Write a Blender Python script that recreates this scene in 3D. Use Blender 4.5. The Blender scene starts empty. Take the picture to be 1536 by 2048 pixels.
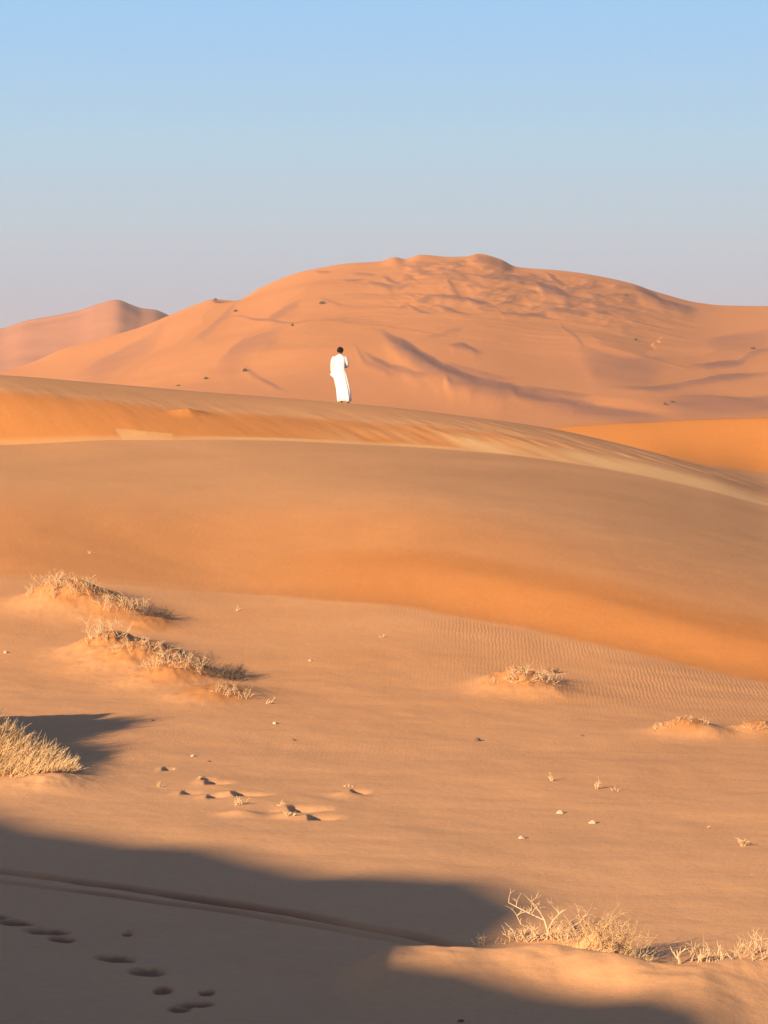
import bpy, bmesh, math, random
import numpy as np
from mathutils import Vector, Matrix

S = bpy.context.scene
C = S.collection
R = math.radians

# ------------------------------------------------------------------ camera, sky, sun, exposure
F = 6000.0                     # focal length in pixels of the 1536x2048 photograph
CZ = 5.2                       # camera height above the plain
HOR = 800.0                    # row of the horizon
PITCH = math.atan((1024 - HOR) / F)
cam_d = bpy.data.cameras.new('camera')
cam = bpy.data.objects.new('camera', cam_d); C.objects.link(cam); S.camera = cam
cam_d.sensor_fit = 'VERTICAL'; cam_d.sensor_height = 24.0; cam_d.lens = 24.0 * F / 2048.0
cam_d.clip_start = 0.5; cam_d.clip_end = 20000
cam.location = (0, 0, CZ); cam.rotation_euler = (R(90) - PITCH, 0, 0)

SUN_EL = 17.0                  # degrees
SUN_AZ = 40.0                  # degrees to the left of straight behind the camera
to_sun = Vector((-math.sin(R(SUN_AZ)) * math.cos(R(SUN_EL)), -math.cos(R(SUN_AZ)) * math.cos(R(SUN_EL)), math.sin(R(SUN_EL))))
w = bpy.data.worlds.new('World'); S.world = w; w.use_nodes = True
nt = w.node_tree; nt.nodes.clear()
out = nt.nodes.new('ShaderNodeOutputWorld'); bg = nt.nodes.new('ShaderNodeBackground')
sky = nt.nodes.new('ShaderNodeTexSky'); sky.sky_type = 'NISHITA'; sky.sun_disc = False
sky.sun_elevation = R(SUN_EL); sky.sun_rotation = R(180 + SUN_AZ)
sky.altitude = 300; sky.air_density = 1.0; sky.dust_density = 1.5; sky.ozone_density = 1.5
SKY_STR = 0.070
wtc = nt.nodes.new('ShaderNodeTexCoord'); wsep = nt.nodes.new('ShaderNodeSeparateXYZ'); nt.links.new(wtc.outputs['Generated'], wsep.inputs[0])
wr = nt.nodes.new('ShaderNodeValToRGB'); nt.links.new(wsep.outputs['Z'], wr.inputs[0])
EXPO = 1.02
def lin_rgb(c): return tuple(((x/255 + 0.055)/1.055)**2.4 / (2**EXPO * SKY_STR) / 12.0 for x in c) + (1,)
stops = [(0.0, (186,180,190)), (0.028, (190,186,198)), (0.055, (192,202,213)), (0.085, (181,210,229)), (0.115, (166, 205, 240)), (0.14, (156, 204, 244)), (0.24, (92,168,232))]
el = wr.color_ramp.elements; el[0].position = 0; el[0].color = lin_rgb(stops[0][1]); el[1].position = stops[-1][0]; el[1].color = lin_rgb(stops[-1][1])
for p_, c_ in stops[1:-1]: e_ = el.new(p_); e_.color = lin_rgb(c_)
wsc = nt.nodes.new('ShaderNodeVectorMath'); wsc.operation = 'SCALE'; wsc.inputs['Scale'].default_value = 12.0; nt.links.new(wr.outputs[0], wsc.inputs[0])
wmr = nt.nodes.new('ShaderNodeMapRange'); wmr.interpolation_type = 'SMOOTHSTEP'; wmr.inputs[1].default_value = 0.13; wmr.inputs[2].default_value = 0.45
nt.links.new(wsep.outputs['Z'], wmr.inputs[0])
wmx = nt.nodes.new('ShaderNodeMix'); wmx.data_type = 'RGBA'; nt.links.new(wmr.outputs[0], wmx.inputs['Factor']); nt.links.new(wsc.outputs[0], wmx.inputs[6]); wti = nt.nodes.new('ShaderNodeVectorMath'); wti.operation = 'MULTIPLY'; wti.inputs[1].default_value = (0.72, 0.80, 1.0); nt.links.new(sky.outputs[0], wti.inputs[0]); nt.links.new(wti.outputs[0], wmx.inputs[7])
nt.links.new(wmx.outputs[2], bg.inputs[0]); nt.links.new(bg.outputs[0], out.inputs[0])
bg.inputs[1].default_value = SKY_STR
sd = bpy.data.lights.new('sun', 'SUN'); sd.energy = 5.0; sd.angle = R(1.0); sd.color = (1.0, 0.765, 0.46)
sun = bpy.data.objects.new('sun', sd); C.objects.link(sun)
sun.rotation_euler = to_sun.to_track_quat('Z', 'Y').to_euler(); sun.location = (-40, -40, 40)
S.view_settings.view_transform = 'Standard'; S.view_settings.look = 'None'
S.view_settings.exposure = EXPO; S.view_settings.gamma = 1

# ------------------------------------------------------------------ projection helpers (pixel <-> place)
cp, sp = math.cos(PITCH), math.sin(PITCH)
def z_at(py, Y):               # world z of a point at depth Y seen at row py
    t = (1024.0 - np.asarray(py, float)) / F
    return CZ + np.asarray(Y, float) * (t * cp - sp) / (cp + t * sp)
def x_at(px, py, Y):
    t = (1024.0 - np.asarray(py, float)) / F
    return (np.asarray(px, float) - 768.0) / F * np.asarray(Y, float) / (cp + t * sp)
def row_of(z, Y):
    s = (np.asarray(z, float) - CZ) / Y
    return 1024.0 - F * (s * cp + sp) / (cp - s * sp)
def col_of(X, Y):              # column, to within the small pitch term
    return 768.0 + F * np.asarray(X, float) / np.asarray(Y, float)

# ------------------------------------------------------------------ numpy noise
def _hash(i, j, seed):
    n = (i.astype(np.int64) * 374761393 + j.astype(np.int64) * 668265263 + seed * 974634777) & 0xffffffff
    n = ((n ^ (n >> 13)) * 1274126177) & 0xffffffff
    return ((n ^ (n >> 16)) & 0xffff) / 65535.0
def vnoise(x, y, seed=0):
    xi = np.floor(x); yi = np.floor(y); fx = x - xi; fy = y - yi
    fx = fx * fx * fx * (fx * (fx * 6 - 15) + 10); fy = fy * fy * fy * (fy * (fy * 6 - 15) + 10)
    a = _hash(xi, yi, seed); b = _hash(xi + 1, yi, seed); c = _hash(xi, yi + 1, seed); d = _hash(xi + 1, yi + 1, seed)
    return (a + (b - a) * fx + (c - a) * fy + (a - b - c + d) * fx * fy) * 2 - 1
def fbm(x, y, seed=0, octv=4, gain=0.5):
    r = 0; a = 1; t = 0
    for k in range(octv):
        r = r + a * vnoise(x * 2**k + 17.3 * k, y * 2**k - 9.1 * k, seed + k); t += a; a *= gain
    return r / t
def sstep(a, b, x):
    t = np.clip((x - a) / (b - a), 0, 1); return t * t * (3 - 2 * t)

def pchip(xs, ys, xq):
    xs = np.array(xs, float); ys = np.array(ys, float); h = np.diff(xs); d = np.diff(ys) / h
    m = np.zeros(len(xs)); m[0] = d[0]; m[-1] = d[-1]
    for i in range(1, len(xs) - 1):
        if d[i-1] * d[i] > 0:
            w1 = 2*h[i] + h[i-1]; w2 = h[i] + 2*h[i-1]
            m[i] = (w1 + w2) / (w1/d[i-1] + w2/d[i])
    k = np.clip(np.searchsorted(xs, xq) - 1, 0, len(xs) - 2)
    t = np.clip((xq - xs[k]) / h[k], 0, 1)
    return ((1+2*t)*(1-t)**2*ys[k] + t*(1-t)**2*h[k]*m[k] + t*t*(3-2*t)*ys[k+1] + t*t*(t-1)*h[k]*m[k+1])

# ------------------------------------------------------------------ near ground profile table
def lin(ps, vs): return lambda p: np.interp(p, ps, vs)
def soft(ps, vs): return lambda p: pchip(ps, vs, np.clip(p, ps[0], ps[-1]))
PS = [-1500, 0, 400, 768, 1152, 1536, 3000]
LINES = [   # (Y(px), row(px) or None, z(px) or None, break)
    (soft([-1500,3000],[-300,-300]), None, lambda p: p*0+3.0, 0),
    (lambda p: p*0-40.0, None, lambda p: p*0+4.0, 0),
    (lambda p: p*0+0.0, None, lambda p: p*0+3.5, 0),
    (lambda p: p*0+15.0, None, lambda p: p*0+0.55, 0),
    (lambda p: p*0+23.0, None, lambda p: p*0-0.02, 0),
    (lambda p: p*0+42.0, None, soft(PS,[0.3,0.1,0.06,0.03,0.0,0.0,-0.1]), 0),
    (soft(PS,[66,64,63,60,56,52.5,48]), soft(PS,[1150,1162,1185,1215,1285,1375,1500]), None, 0),
    (soft(PS,[68.5,67,66.5,64,59.5,55.5,52]), soft(PS,[1090,1105,1125,1125,1185,1285,1420]), None, 0),
    (soft(PS,[74,74,74,72,68,64,60]), soft(PS,[988,990,1000,1002,1056,1146,1325]), None, 0),
    (soft(PS,[86,86,86,86,84,80,70]), soft([-1500,0,230,400,768,1000,1152,1300,1420,1536,3000],[905,890,880,879,891,908,928,955,982,1012,1250]), None, 1),
    (soft(PS,[90,90,90,89.5,87.5,83.5,74]), soft([-1500,0,200,400,768,1000,1152,1300,1420,1536,3000],[765,782,800,820,846,868,893,925,955,990,1215]), None, 0),
    (soft(PS,[97,96,96,95,94,90,80]), soft([-1500,0,200,400,690,900,1100,1200,1300,1420,1536,3000],[700,750,766,783,806,828,857,878,903,938,970,1190]), None, 0),
    (soft(PS,[102,101,101,101,102,102,100]), None, soft([-1500,0,1000,1150,1300,1420,1536,3000],[CZ-1,CZ-1,CZ-2.5,CZ-2.3,CZ-2.05,CZ-2.25,CZ-2.5,CZ-2.5]), 0),
    (soft(PS,[116,116,116,110,108,107.5,107.5]), soft([-1500,900,1000,1100,1180,1300,1400,1536,3000],[930,885,866,855,849,843,838,834,805]), None, 1),
    (lambda p: p*0+140.0, None, lambda p: p*0-2.2, 0),
    (lambda p: p*0+4000.0, None, lambda p: p*0-2.5, 0),
]
PXT = np.concatenate([np.linspace(-1500, -50, 60), np.linspace(-40, 1580, 300), np.linspace(1600, 3000, 60)])
YT = np.concatenate([np.linspace(-300, 20, 60), np.linspace(20.2, 145, 1900), np.geomspace(146, 4000, 60)])
def build_table():
    Ys = np.array([l[0](PXT) for l in LINES])
    Zs = np.array([(z_at(l[1](PXT), l[0](PXT)) if l[1] else l[2](PXT)) for l in LINES])
    br = [0] + [i for i, l in enumerate(LINES) if l[3]] + [len(LINES) - 1]
    T = np.zeros((len(PXT), len(YT)))
    for i in range(len(PXT)):
        for a, b in zip(br[:-1], br[1:]):
            m = (YT >= Ys[a, i]) & (YT <= Ys[b, i])
            T[i, m] = pchip(Ys[a:b+1, i], Zs[a:b+1, i], YT[m])
    return T
TAB = build_table()
def bil(px, Y):
    px = np.clip(px, PXT[0], PXT[-1] - 1e-6); Y = np.clip(Y, YT[0], YT[-1] - 1e-6)
    i = np.clip(np.searchsorted(PXT, px, side='right') - 1, 0, len(PXT) - 2); j = np.clip(np.searchsorted(YT, Y, side='right') - 1, 0, len(YT) - 2)
    a = (px - PXT[i]) / (PXT[i+1] - PXT[i]); b = (Y - YT[j]) / (YT[j+1] - YT[j])
    return (T0(i, j)*(1-a)*(1-b) + T0(i+1, j)*a*(1-b) + T0(i, j+1)*(1-a)*b + T0(i+1, j+1)*a*b)
def T0(i, j): return TAB[i, j]
def base_z(X, Y):
    return bil(768 + F * X / np.maximum(Y, 24.0), Y)

def poly_dist(X, Y, pts):
    """unsigned distance, signed side (+ = right of travel), parameter 0..1 along the polyline"""
    best = np.full(X.shape, 1e9); side = np.zeros(X.shape); par = np.zeros(X.shape)
    L = [0]
    for a, b in zip(pts[:-1], pts[1:]): L.append(L[-1] + math.hypot(b[0]-a[0], b[1]-a[1]))
    for k, (a, b) in enumerate(zip(pts[:-1], pts[1:])):
        dx, dy = b[0]-a[0], b[1]-a[1]; l2 = dx*dx + dy*dy
        t = np.clip(((X-a[0])*dx + (Y-a[1])*dy) / l2, 0, 1)
        d = np.hypot(X - a[0] - t*dx, Y - a[1] - t*dy)
        m = d < best
        best = np.where(m, d, best)
        side = np.where(m, np.sign((X-a[0])*dy - (Y-a[1])*dx), side)
        par = np.where(m, (L[k] + t*(L[k+1]-L[k])) / L[-1], par)
    return best, side, par

def ray_base(px, py, fn, Y0=22, Y1=135, n=2500):
    Y = np.linspace(Y0, Y1, n); X = (px - 768) / F * Y
    r = row_of(fn(X, Y), Y)
    k = np.argmax(r <= py) if (r <= py).any() else n - 1
    return float(X[k]), float(Y[k])
def W(px, py): return ray_base(px, py, base_z)

# features of the near ground -------------------------------------------------
MOUNDS = []   # (x, y, radius_x, radius_y, height, turn)
def mound(px, py, rx, ry, h, turn=0.0): x, y = W(px, py); MOUNDS.append((x, y, rx, ry, h, turn))
# hummock rows on the left
mound(110, 1200, 0.62, 1.0, 0.33, 0.25); mound(165, 1210, 0.75, 1.1, 0.36, 0.3); mound(235, 1232, 0.7, 1.0, 0.27, 0.3); mound(300, 1252, 0.5, 0.8, 0.16, 0.3)
mound(215, 1300, 0.62, 1.0, 0.36, 0.3); mound(275, 1325, 0.75, 1.1, 0.41, 0.35); mound(350, 1360, 0.7, 1.0, 0.31, 0.35); mound(430, 1395, 0.62, 0.9, 0.20, 0.35)
# hummocks on the right
mound(1045, 1372, 0.62, 0.8, 0.26, 0.35); mound(1010, 1362, 0.4, 0.6, 0.1, 0.3); mound(1100, 1390, 0.45, 0.5, 0.1, 0.35)
mound(1372, 1466, 0.42, 0.6, 0.2, 0.3); mound(1425, 1476, 0.3, 0.4, 0.1, 0.3); mound(1525, 1468, 0.38, 0.5, 0.18, 0.2)
# hump added for its shadow by lip shrubs; big grassy hummock at left edge
MOUNDS += [(1.95, 27.75, 0.36, 0.34, 0.36, 0.0), (-6.0, 41.3, 1.15, 1.0, 0.74, 0.1), (-7.1, 44.8, 0.9, 1.0, 0.9, 0.0), (-6.6, 43.4, 0.85, 1.0, 0.9, 0.0), (-8.8, 43.0, 1.6, 1.6, 1.1, 0.0)]; mound(105, 1572, 0.45, 0.6, 0.14, 0.2)
mound(690, 1588, 0.22, 0.25, 0.06); mound(480, 1628, 0.22, 0.22, 0.07); mound(575, 1632, 0.14, 0.2, 0.06)
mound(375, 828, 0.4, 0.4, 0.16)
LIP = [W(700, 1945), W(800, 1945), W(900, 1950), W(1000, 1952), W(1090, 1950), W(1200, 1962), W(1310, 1985), W(1390, 1990), W(1470, 1972), W(1560, 1955), W(1750, 1940)]
TRACKS = [[W(-300, 1700), W(0, 1741), W(200, 1772), W(400, 1802), W(600, 1830), W(740, 1856), W(850, 1874), W(940, 1889), W(1010, 1900)],
          [W(-300, 1725), W(0, 1762), W(200, 1792), W(400, 1816), W(600, 1845), W(740, 1870), W(850, 1885), W(930, 1896)]]
PRINTS = [(-30,1832,.22,.06,.4),(25,1845,.2,.07,.35),(88,1861,.22,.07,.25),(118,1876,.14,.05,.3),(228,1911,.2,.07,.35),(292,1941,.17,.08,.15),
          (323,1979,.09,.07,0),(412,1981,.07,.06,0),(390,2006,.16,.06,0),(356,2016,.1,.05,0),(252,1862,.05,.05,0),
          ]
SCUFF = [W(a, b) + (l, h) for a, b, l, h in ((425,1563,.13,.085),(484,1587,.17,.12),(374,1583,.10,.06),(425,1593,.10,.06),(600,1616,.17,.12),(634,1634,.15,.10),(712,1582,.08,.09),(330,1537,.06,.05),(410,1556,.06,.05))]
PRINTS_W = [W(p[0], p[1]) + p[2:] for p in PRINTS]
# the dune that shades the bottom of the picture stands outside the frame, to the left
EDGE = [(-14, 51), (-8.5, 42.5), (-4.9, 37.0), (-2.1, 34.5), (-0.8, 31.9), (-0.4, 30.4), (-0.1, 30.2), (0.2, 30.3), (0.85, 32.1), (1.0, 31.7), (0.6, 29.7), (-0.5, 28.2), (-0.3, 27.4), (0.55, 26.7), (1.9, 25.7), (3.8, 23.6), (3.4, 18), (2.5, 12), (1, 0)]   # where its shadow ends on the plain
CASTH = 6.2
_o = (CASTH / math.tan(R(SUN_EL)))
CAST = [(x - _o*math.sin(R(SUN_AZ)), y - _o*math.cos(R(SUN_AZ))) for x, y in EDGE]

def near_z(X, Y):
    z = base_z(X, Y)
    nr = (Y > 20) & (Y < 120)
    z = z + 0.035 * fbm(X / 2.6, Y / 3.4, 3, 4) * sstep(20, 26, Y) * (1 - sstep(110, 118, Y)) * (1 - 0.6 * sstep(66, 80, Y))
    z = z + 0.10 * fbm(X / 9 + 3, Y / 11, 9, 3) * sstep(24, 32, Y) * (1 - sstep(56, 66, Y))
    z = z + 0.016 * fbm(X / 1.1 + 5, Y / 0.9, 13, 3) * sstep(24, 28, Y) * (1 - sstep(50, 62, Y))
    # slip face rills
    rl = sstep(86.0, 87.2, Y) * (1 - sstep(91, 93, Y))
    z = z + rl * (0.012 + 0.028 * sstep(500, 1000, 768 + F*X/np.maximum(Y, 24))) * fbm((X + 0.45 * (Y - 86)) / 0.55, Y / 3.0, 21, 3)
    for (mx, my, rx, ry, h, tr) in MOUNDS:
        m = (np.abs(X - mx) < 3.2*max(rx, ry)) & (np.abs(Y - my) < 3.2*max(rx, ry))
        if not m.any(): continue
        c, s = math.cos(tr), math.sin(tr)
        dx = (X[m]-mx)*c - (Y[m]-my)*s; dy = (X[m]-mx)*s + (Y[m]-my)*c
        q = (dx/rx)**2 + (dy/ry)**2 + 0.18 * fbm(X[m]/0.35 + mx, Y[m]/0.35, 5, 3)
        z[m] += h * np.exp(-np.maximum(q, 0)**0.95) * (1 + 0.12 * fbm(X[m]/0.16, Y[m]/0.2, 7, 2))
    m = (Y > 22) & (Y < 42)
    if m.any():
        Xm, Ym = X[m], Y[m]
        lx = np.array([p[0] for p in LIP]); t = (Xm - lx[0]) / (lx[-1] - lx[0]); yl = pchip(lx, np.array([p[1] for p in LIP]), np.clip(Xm, lx[0], lx[-1])); sd_ = yl - Ym; d = np.abs(sd_)
        A = 0.27 * sstep(-0.04, 0.10, t) * (1 + 0.15 * fbm(Xm/0.5, Ym/0.5, 31, 3))
        front = np.exp(-(d / 1.15)**2); back = np.exp(-(d / 0.26)**2)
        dz = A * np.where(sd_ > 0, front, back) - np.where(sd_ < 0, 0.12 * sstep(0.05, 0.3, t) * sstep(0.1, 0.5, d) * np.exp(-(d / 1.5)**2), 0)
        for tr, wd, dp in ((TRACKS[0], 0.11, 0.055), (TRACKS[1], 0.06, 0.032)):
            d, s2, t = poly_dist(Xm, Ym, tr)
            k = dp * (0.6 + 0.4 * np.clip(fbm(t * 14, t * 0, 44, 2) + 0.5, 0, 1)) * (1 - 0.7 * sstep(0.85, 1.0, t))
            dz = dz - k * np.exp(-(d / wd)**4) + 0.12 * k * np.exp(-((d - 1.8 * wd) / (0.6 * wd))**2)
        z[m] += dz
    for (x0, y0, a, b, tr) in PRINTS_W:
        m = (np.abs(X - x0) < 1.0) & (np.abs(Y - y0) < 1.6)
        if not m.any(): continue
        dx = (X[m]-x0); dy = (Y[m]-y0) + dx*tr*1.2
        q = (dx/a)**2 + (dy/(b*2.4))**2 + 0.6 * fbm(X[m]/0.09, Y[m]/0.12, 12, 3)
        z[m] += -(0.032 if y0 < 36 else 0.10) * np.exp(-np.maximum(q, 0)**2) + 0.006 * np.exp(-((np.sqrt(np.maximum(q, 0)) - 1.35)/0.3)**2)
    for (x0, y0, l, h) in SCUFF:
        m = (np.abs(X - x0) < 1.2) & (np.abs(Y - y0) < 1.6)
        if not m.any(): continue
        dx = X[m]-x0; dy = Y[m]-y0; wv = 0.25*fbm(X[m]/0.1, Y[m]/0.12, 18, 2)
        u = dx/l + wv
        z[m] += 0.32*h*sstep(-2.6, -0.85, u)*(1 - sstep(-0.85, -0.5, u))*np.exp(-((dy+0.05)/0.22)**2) - 0.55*h*sstep(-0.8, -0.4, u)*(1 - sstep(0.3, 2.8, u))*np.exp(-((dy-0.02)/0.17)**2)
    # the shading dune outside the frame on the left
    m = (X < 4) & (Y < 70)
    if m.any():
        d, s3, t = poly_dist(X[m], Y[m], CAST)
        crest = CASTH * sstep(0, 0.04, t)
        bq = (X[m] - (-0.3 - _o*math.sin(R(SUN_AZ))))**2 + (Y[m] - (29.8 - _o*math.cos(R(SUN_AZ))))**2; crest = crest + (0.20*fbm(X[m]/0.45, Y[m]/0.45, 78, 3) + 0.10*fbm(X[m]/2.2, Y[m]/2.2, 79, 2)) * (1 - 0.85*np.exp(-bq/6.0))
        wd = 4.6 * (1 - 0.35 * (1 - sstep(6, 16, Y[m])))
        z[m] = np.maximum(z[m], z[m] * 0 + np.minimum(z[m], 0.4) + crest * np.exp(-(d / wd)**2)) if False else z[m] + np.clip(crest - np.maximum(z[m], 0), 0, None) * np.exp(-(d / wd)**2)
    return z

def hit(px, py):
    return ray_base(px, py, near_z, 22, 118, 4000)
def gz(x, y): return float(near_z(np.array([x]), np.array([y]))[0])

# ------------------------------------------------------------------ mesh + material helpers
def tag(o, label=None, cat=None, group=None, kind=None):
    if label: o['label'] = label
    if cat: o['category'] = cat
    if group: o['group'] = group
    if kind: o['kind'] = kind
    return o
def grid_mesh(name, X, Y, Z, mat, attrs={}):
    nr, nc = X.shape
    co = np.stack([X, Y, Z], -1).reshape(-1, 3).astype(np.float32)
    i = np.arange(nr*nc).reshape(nr, nc)
    q = np.stack([i[:-1, :-1], i[:-1, 1:], i[1:, 1:], i[1:, :-1]], -1).reshape(-1, 4).astype(np.int32)
    me = bpy.data.meshes.new(name)
    me.vertices.add(len(co)); me.vertices.foreach_set('co', co.ravel())
    me.loops.add(q.size); me.loops.foreach_set('vertex_index', q.ravel())
    me.polygons.add(len(q)); me.polygons.foreach_set('loop_start', np.arange(0, q.size, 4, dtype=np.int32))
    me.polygons.foreach_set('loop_total', np.full(len(q), 4, dtype=np.int32))
    me.polygons.foreach_set('use_smooth', np.ones(len(q), dtype=bool))
    me.update(); me.validate()
    for k, v in attrs.items():
        a = me.attributes.new(k, 'FLOAT', 'POINT'); a.data.foreach_set('value', v.ravel().astype(np.float32))
    me.materials.append(mat)
    o = bpy.data.objects.new(name, me); C.objects.link(o)
    return o

class N:
    def __init__(s, name):
        s.m = bpy.data.materials.new(name); s.m.use_nodes = True; s.t = s.m.node_tree; s.t.nodes.clear()
        s.out = s.t.nodes.new('ShaderNodeOutputMaterial'); s.b = s.t.nodes.new('ShaderNodeBsdfPrincipled')
        s.t.links.new(s.b.outputs[0], s.out.inputs[0])
    def n(s, ty, **kw):
        x = s.t.nodes.new(ty)
        for k, v in kw.items():
            if k.startswith('i_'): x.inputs[int(k[2:]) if k[2:].isdigit() else k[2:]].default_value = v
            else: setattr(x, k, v)
        return x
    def l(s, a, b): s.t.links.new(a, b)
    def mix(s, fac, a, b):
        x = s.n('ShaderNodeMix', data_type='RGBA')
        for sock, v in ((x.inputs['Factor'], fac), (x.inputs[6], a), (x.inputs[7], b)):
            if isinstance(v, bpy.types.NodeSocket): s.l(v, sock)
            else: sock.default_value = v
        return x.outputs[2]
    def math(s, op, a, b=0.0, c=0.0):
        x = s.n('ShaderNodeMath', operation=op)
        for k, v in enumerate((a, b, c)):
            if isinstance(v, bpy.types.NodeSocket): s.l(v, x.inputs[k])
            else: x.inputs[k].default_value = v
        return x.outputs[0]
    def noise(s, vec, scale, detail=3, rough=0.5):
        x = s.n('ShaderNodeTexNoise'); x.inputs['Scale'].default_value = scale; x.inputs['Detail'].default_value = detail; x.inputs['Roughness'].default_value = rough
        s.l(vec, x.inputs['Vector']); return x.outputs['Fac']

COARSE = (0.63, 0.328, 0.160, 1); FINE = (0.465, 0.18, 0.052, 1); PALE = (0.60, 0.36, 0.17, 1)
def sand_material():
    k = N('desert_sand'); tc = k.n('ShaderNodeTexCoord').outputs['Object']
    at = lambda nm: k.n('ShaderNodeAttribute', attribute_name=nm).outputs['Fac']
    fine, pale, mark, rip = at('fine'), at('pale'), at('mark'), at('ripple')
    n1 = k.noise(tc, 0.35, 4); n2 = k.noise(tc, 9.0, 4, 0.65); n3 = k.noise(tc, 60, 2)
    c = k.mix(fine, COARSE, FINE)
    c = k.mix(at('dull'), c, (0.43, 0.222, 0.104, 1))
    c = k.mix(pale, c, PALE)
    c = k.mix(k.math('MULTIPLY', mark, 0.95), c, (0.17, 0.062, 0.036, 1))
    v = k.math('ADD', k.math('MULTIPLY', n1, 0.16), k.math('ADD', k.math('MULTIPLY', n2, 0.22), k.math('MULTIPLY', n3, 0.20)))
    v = k.math('ADD', v, 0.71)
    hs = k.n('ShaderNodeHueSaturation'); k.l(c, hs.inputs['Color']); k.l(v, hs.inputs['Value'])
    k.l(hs.outputs[0], k.b.inputs['Base Color'])
    k.b.inputs['Roughness'].default_value = 0.95; k.b.inputs['Specular IOR Level'].default_value = 0.1
    # wind ripples
    mp = k.n('ShaderNodeMapping'); mp.inputs['Rotation'].default_value = (0, 0, R(6)); mp.inputs['Scale'].default_value = (1, 0.3, 1); k.l(tc, mp.inputs[0])
    wv = k.n('ShaderNodeTexWave', wave_type='BANDS', bands_direction='X', wave_profile='SIN')
    wv.inputs['Scale'].default_value = 4.6; wv.inputs['Distortion'].default_value = 5.0; wv.inputs['Detail'].default_value = 2; wv.inputs['Detail Scale'].default_value = 1.2
    k.l(mp.outputs[0], wv.inputs['Vector'])
    h = k.math('MULTIPLY', k.math('MULTIPLY', wv.outputs['Fac'], rip), 0.0042)
    h = k.math('ADD', h, k.math('MULTIPLY', n2, 0.010)); h = k.math('ADD', h, k.math('MULTIPLY', n3, 0.003))
    bp = k.n('ShaderNodeBump'); bp.inputs['Strength'].default_value = 0.8; bp.inputs['Distance'].default_value = 1.0
    k.l(h, bp.inputs['Height']); k.l(bp.outputs[0], k.b.inputs['Normal'])
    return k.m
SAND = sand_material()

# ------------------------------------------------------------------ near ground sheet
ys = np.concatenate([np.linspace(-200, 0, 24)[:-1], np.linspace(0, 23.5, 60)[:-1], np.arange(23.5, 36, 0.045), np.arange(36, 41.5, 0.055), np.arange(41.5, 58, 0.08),
                     np.arange(58, 84, 0.13), np.arange(84, 98, 0.07), np.arange(98, 118, 0.2), np.linspace(118, 150, 50)[:-1], np.geomspace(150, 4000, 40)])
uin = np.arange(-0.150, 0.1501, 2.4 / F)
ex = 0.1504 + np.cumsum(np.geomspace(0.0008, 0.9, 90)); us = np.concatenate([-ex[::-1], uin, ex])
U, Yg = np.meshgrid(us, ys)
Xg = U * np.sqrt(np.maximum(Yg, 0)**2 + 8.0**2)
Zg = near_z(Xg, Yg)
pxg = col_of(Xg, np.maximum(Yg, 24))
# sand kinds: fine orange sand on the steep faces, pale avalanche tongues, darker disturbed sand
gy = np.array([l[0](np.clip(pxg[0], -1500, 3000)) * 0 for l in LINES[:1]])
def lineY(i): return LINES[i][0](np.clip(pxg.ravel(), -1500, 3000)).reshape(pxg.shape)
yC, yB, yM, yK1, yS, yK2, yQ, yO = [lineY(i) for i in (6, 7, 8, 9, 10, 11, 12, 13)]
nz = fbm(Xg / 3.0, Yg / 2.0, 51, 4)
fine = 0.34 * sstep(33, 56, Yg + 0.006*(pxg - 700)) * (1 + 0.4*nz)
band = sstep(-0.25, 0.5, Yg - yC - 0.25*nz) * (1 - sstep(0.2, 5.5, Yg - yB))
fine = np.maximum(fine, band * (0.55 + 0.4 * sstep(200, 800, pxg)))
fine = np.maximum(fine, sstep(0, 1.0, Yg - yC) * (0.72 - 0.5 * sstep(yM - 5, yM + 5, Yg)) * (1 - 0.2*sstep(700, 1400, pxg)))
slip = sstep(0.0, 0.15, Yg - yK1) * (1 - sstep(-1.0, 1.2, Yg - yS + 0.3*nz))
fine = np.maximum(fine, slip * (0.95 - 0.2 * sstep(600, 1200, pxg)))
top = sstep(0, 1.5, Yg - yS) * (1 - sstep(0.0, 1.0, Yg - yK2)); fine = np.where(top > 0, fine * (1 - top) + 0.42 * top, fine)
fine = np.maximum(fine, sstep(-2.5, 1.5, Yg - yQ + 0.8*nz) * sstep(1000, 1100, pxg) * (Yg < 150))
stre = fbm((Xg + 0.5*(Yg - 86)) / 0.9, (Yg - 86) / 5.0, 61, 3)
pale = slip * np.clip(sstep(500, 1000, pxg) * (0.45 + 1.1*stre) * (1 - sstep(0.3, 0.95, (Yg - yK1)/np.maximum(yS - yK1, 0.5))) + 0.35*sstep(1000, 1350, pxg), 0, 0.9)
edge = np.exp(-((Yg - yK1 - 0.22) / 0.22)**2) * 0.6
pale = np.maximum(pale, edge * (0.5 + 0.5 * sstep(300, 500, pxg)) * (1 + 0.6*nz))
pq = (pxg > 232 + 16*np.clip((yK1 + 0.9 - Yg), 0, 1)) & (pxg < 345) & (Yg > yK1) & (Yg < yK1 + 1.15 - 0.004*(pxg-232) + 0.25*nz)
pale = np.maximum(pale, pq * np.clip(0.5 + 0.5*nz, 0, 0.7))
for (mx, my, rx, ry, h, tr) in MOUNDS:
    if h < 0.15: continue
    q = ((Xg-mx)/(rx*1.25))**2 + ((Yg-my)/(ry*1.25))**2
    fine = np.maximum(fine, 0.8 * np.exp(-q*q)*(Yg > 42))
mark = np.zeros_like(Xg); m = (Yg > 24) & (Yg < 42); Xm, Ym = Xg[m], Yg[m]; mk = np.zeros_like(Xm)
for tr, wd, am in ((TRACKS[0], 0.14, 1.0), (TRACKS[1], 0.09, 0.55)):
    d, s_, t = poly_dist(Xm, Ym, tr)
    mk = np.maximum(mk, am * np.exp(-(d/wd)**4) * np.clip(0.75 + 0.5*fbm(Xm/1.4, Ym/1.4, 91, 3), 0, 1) * (1 - sstep(0.86, 1, t)))
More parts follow.
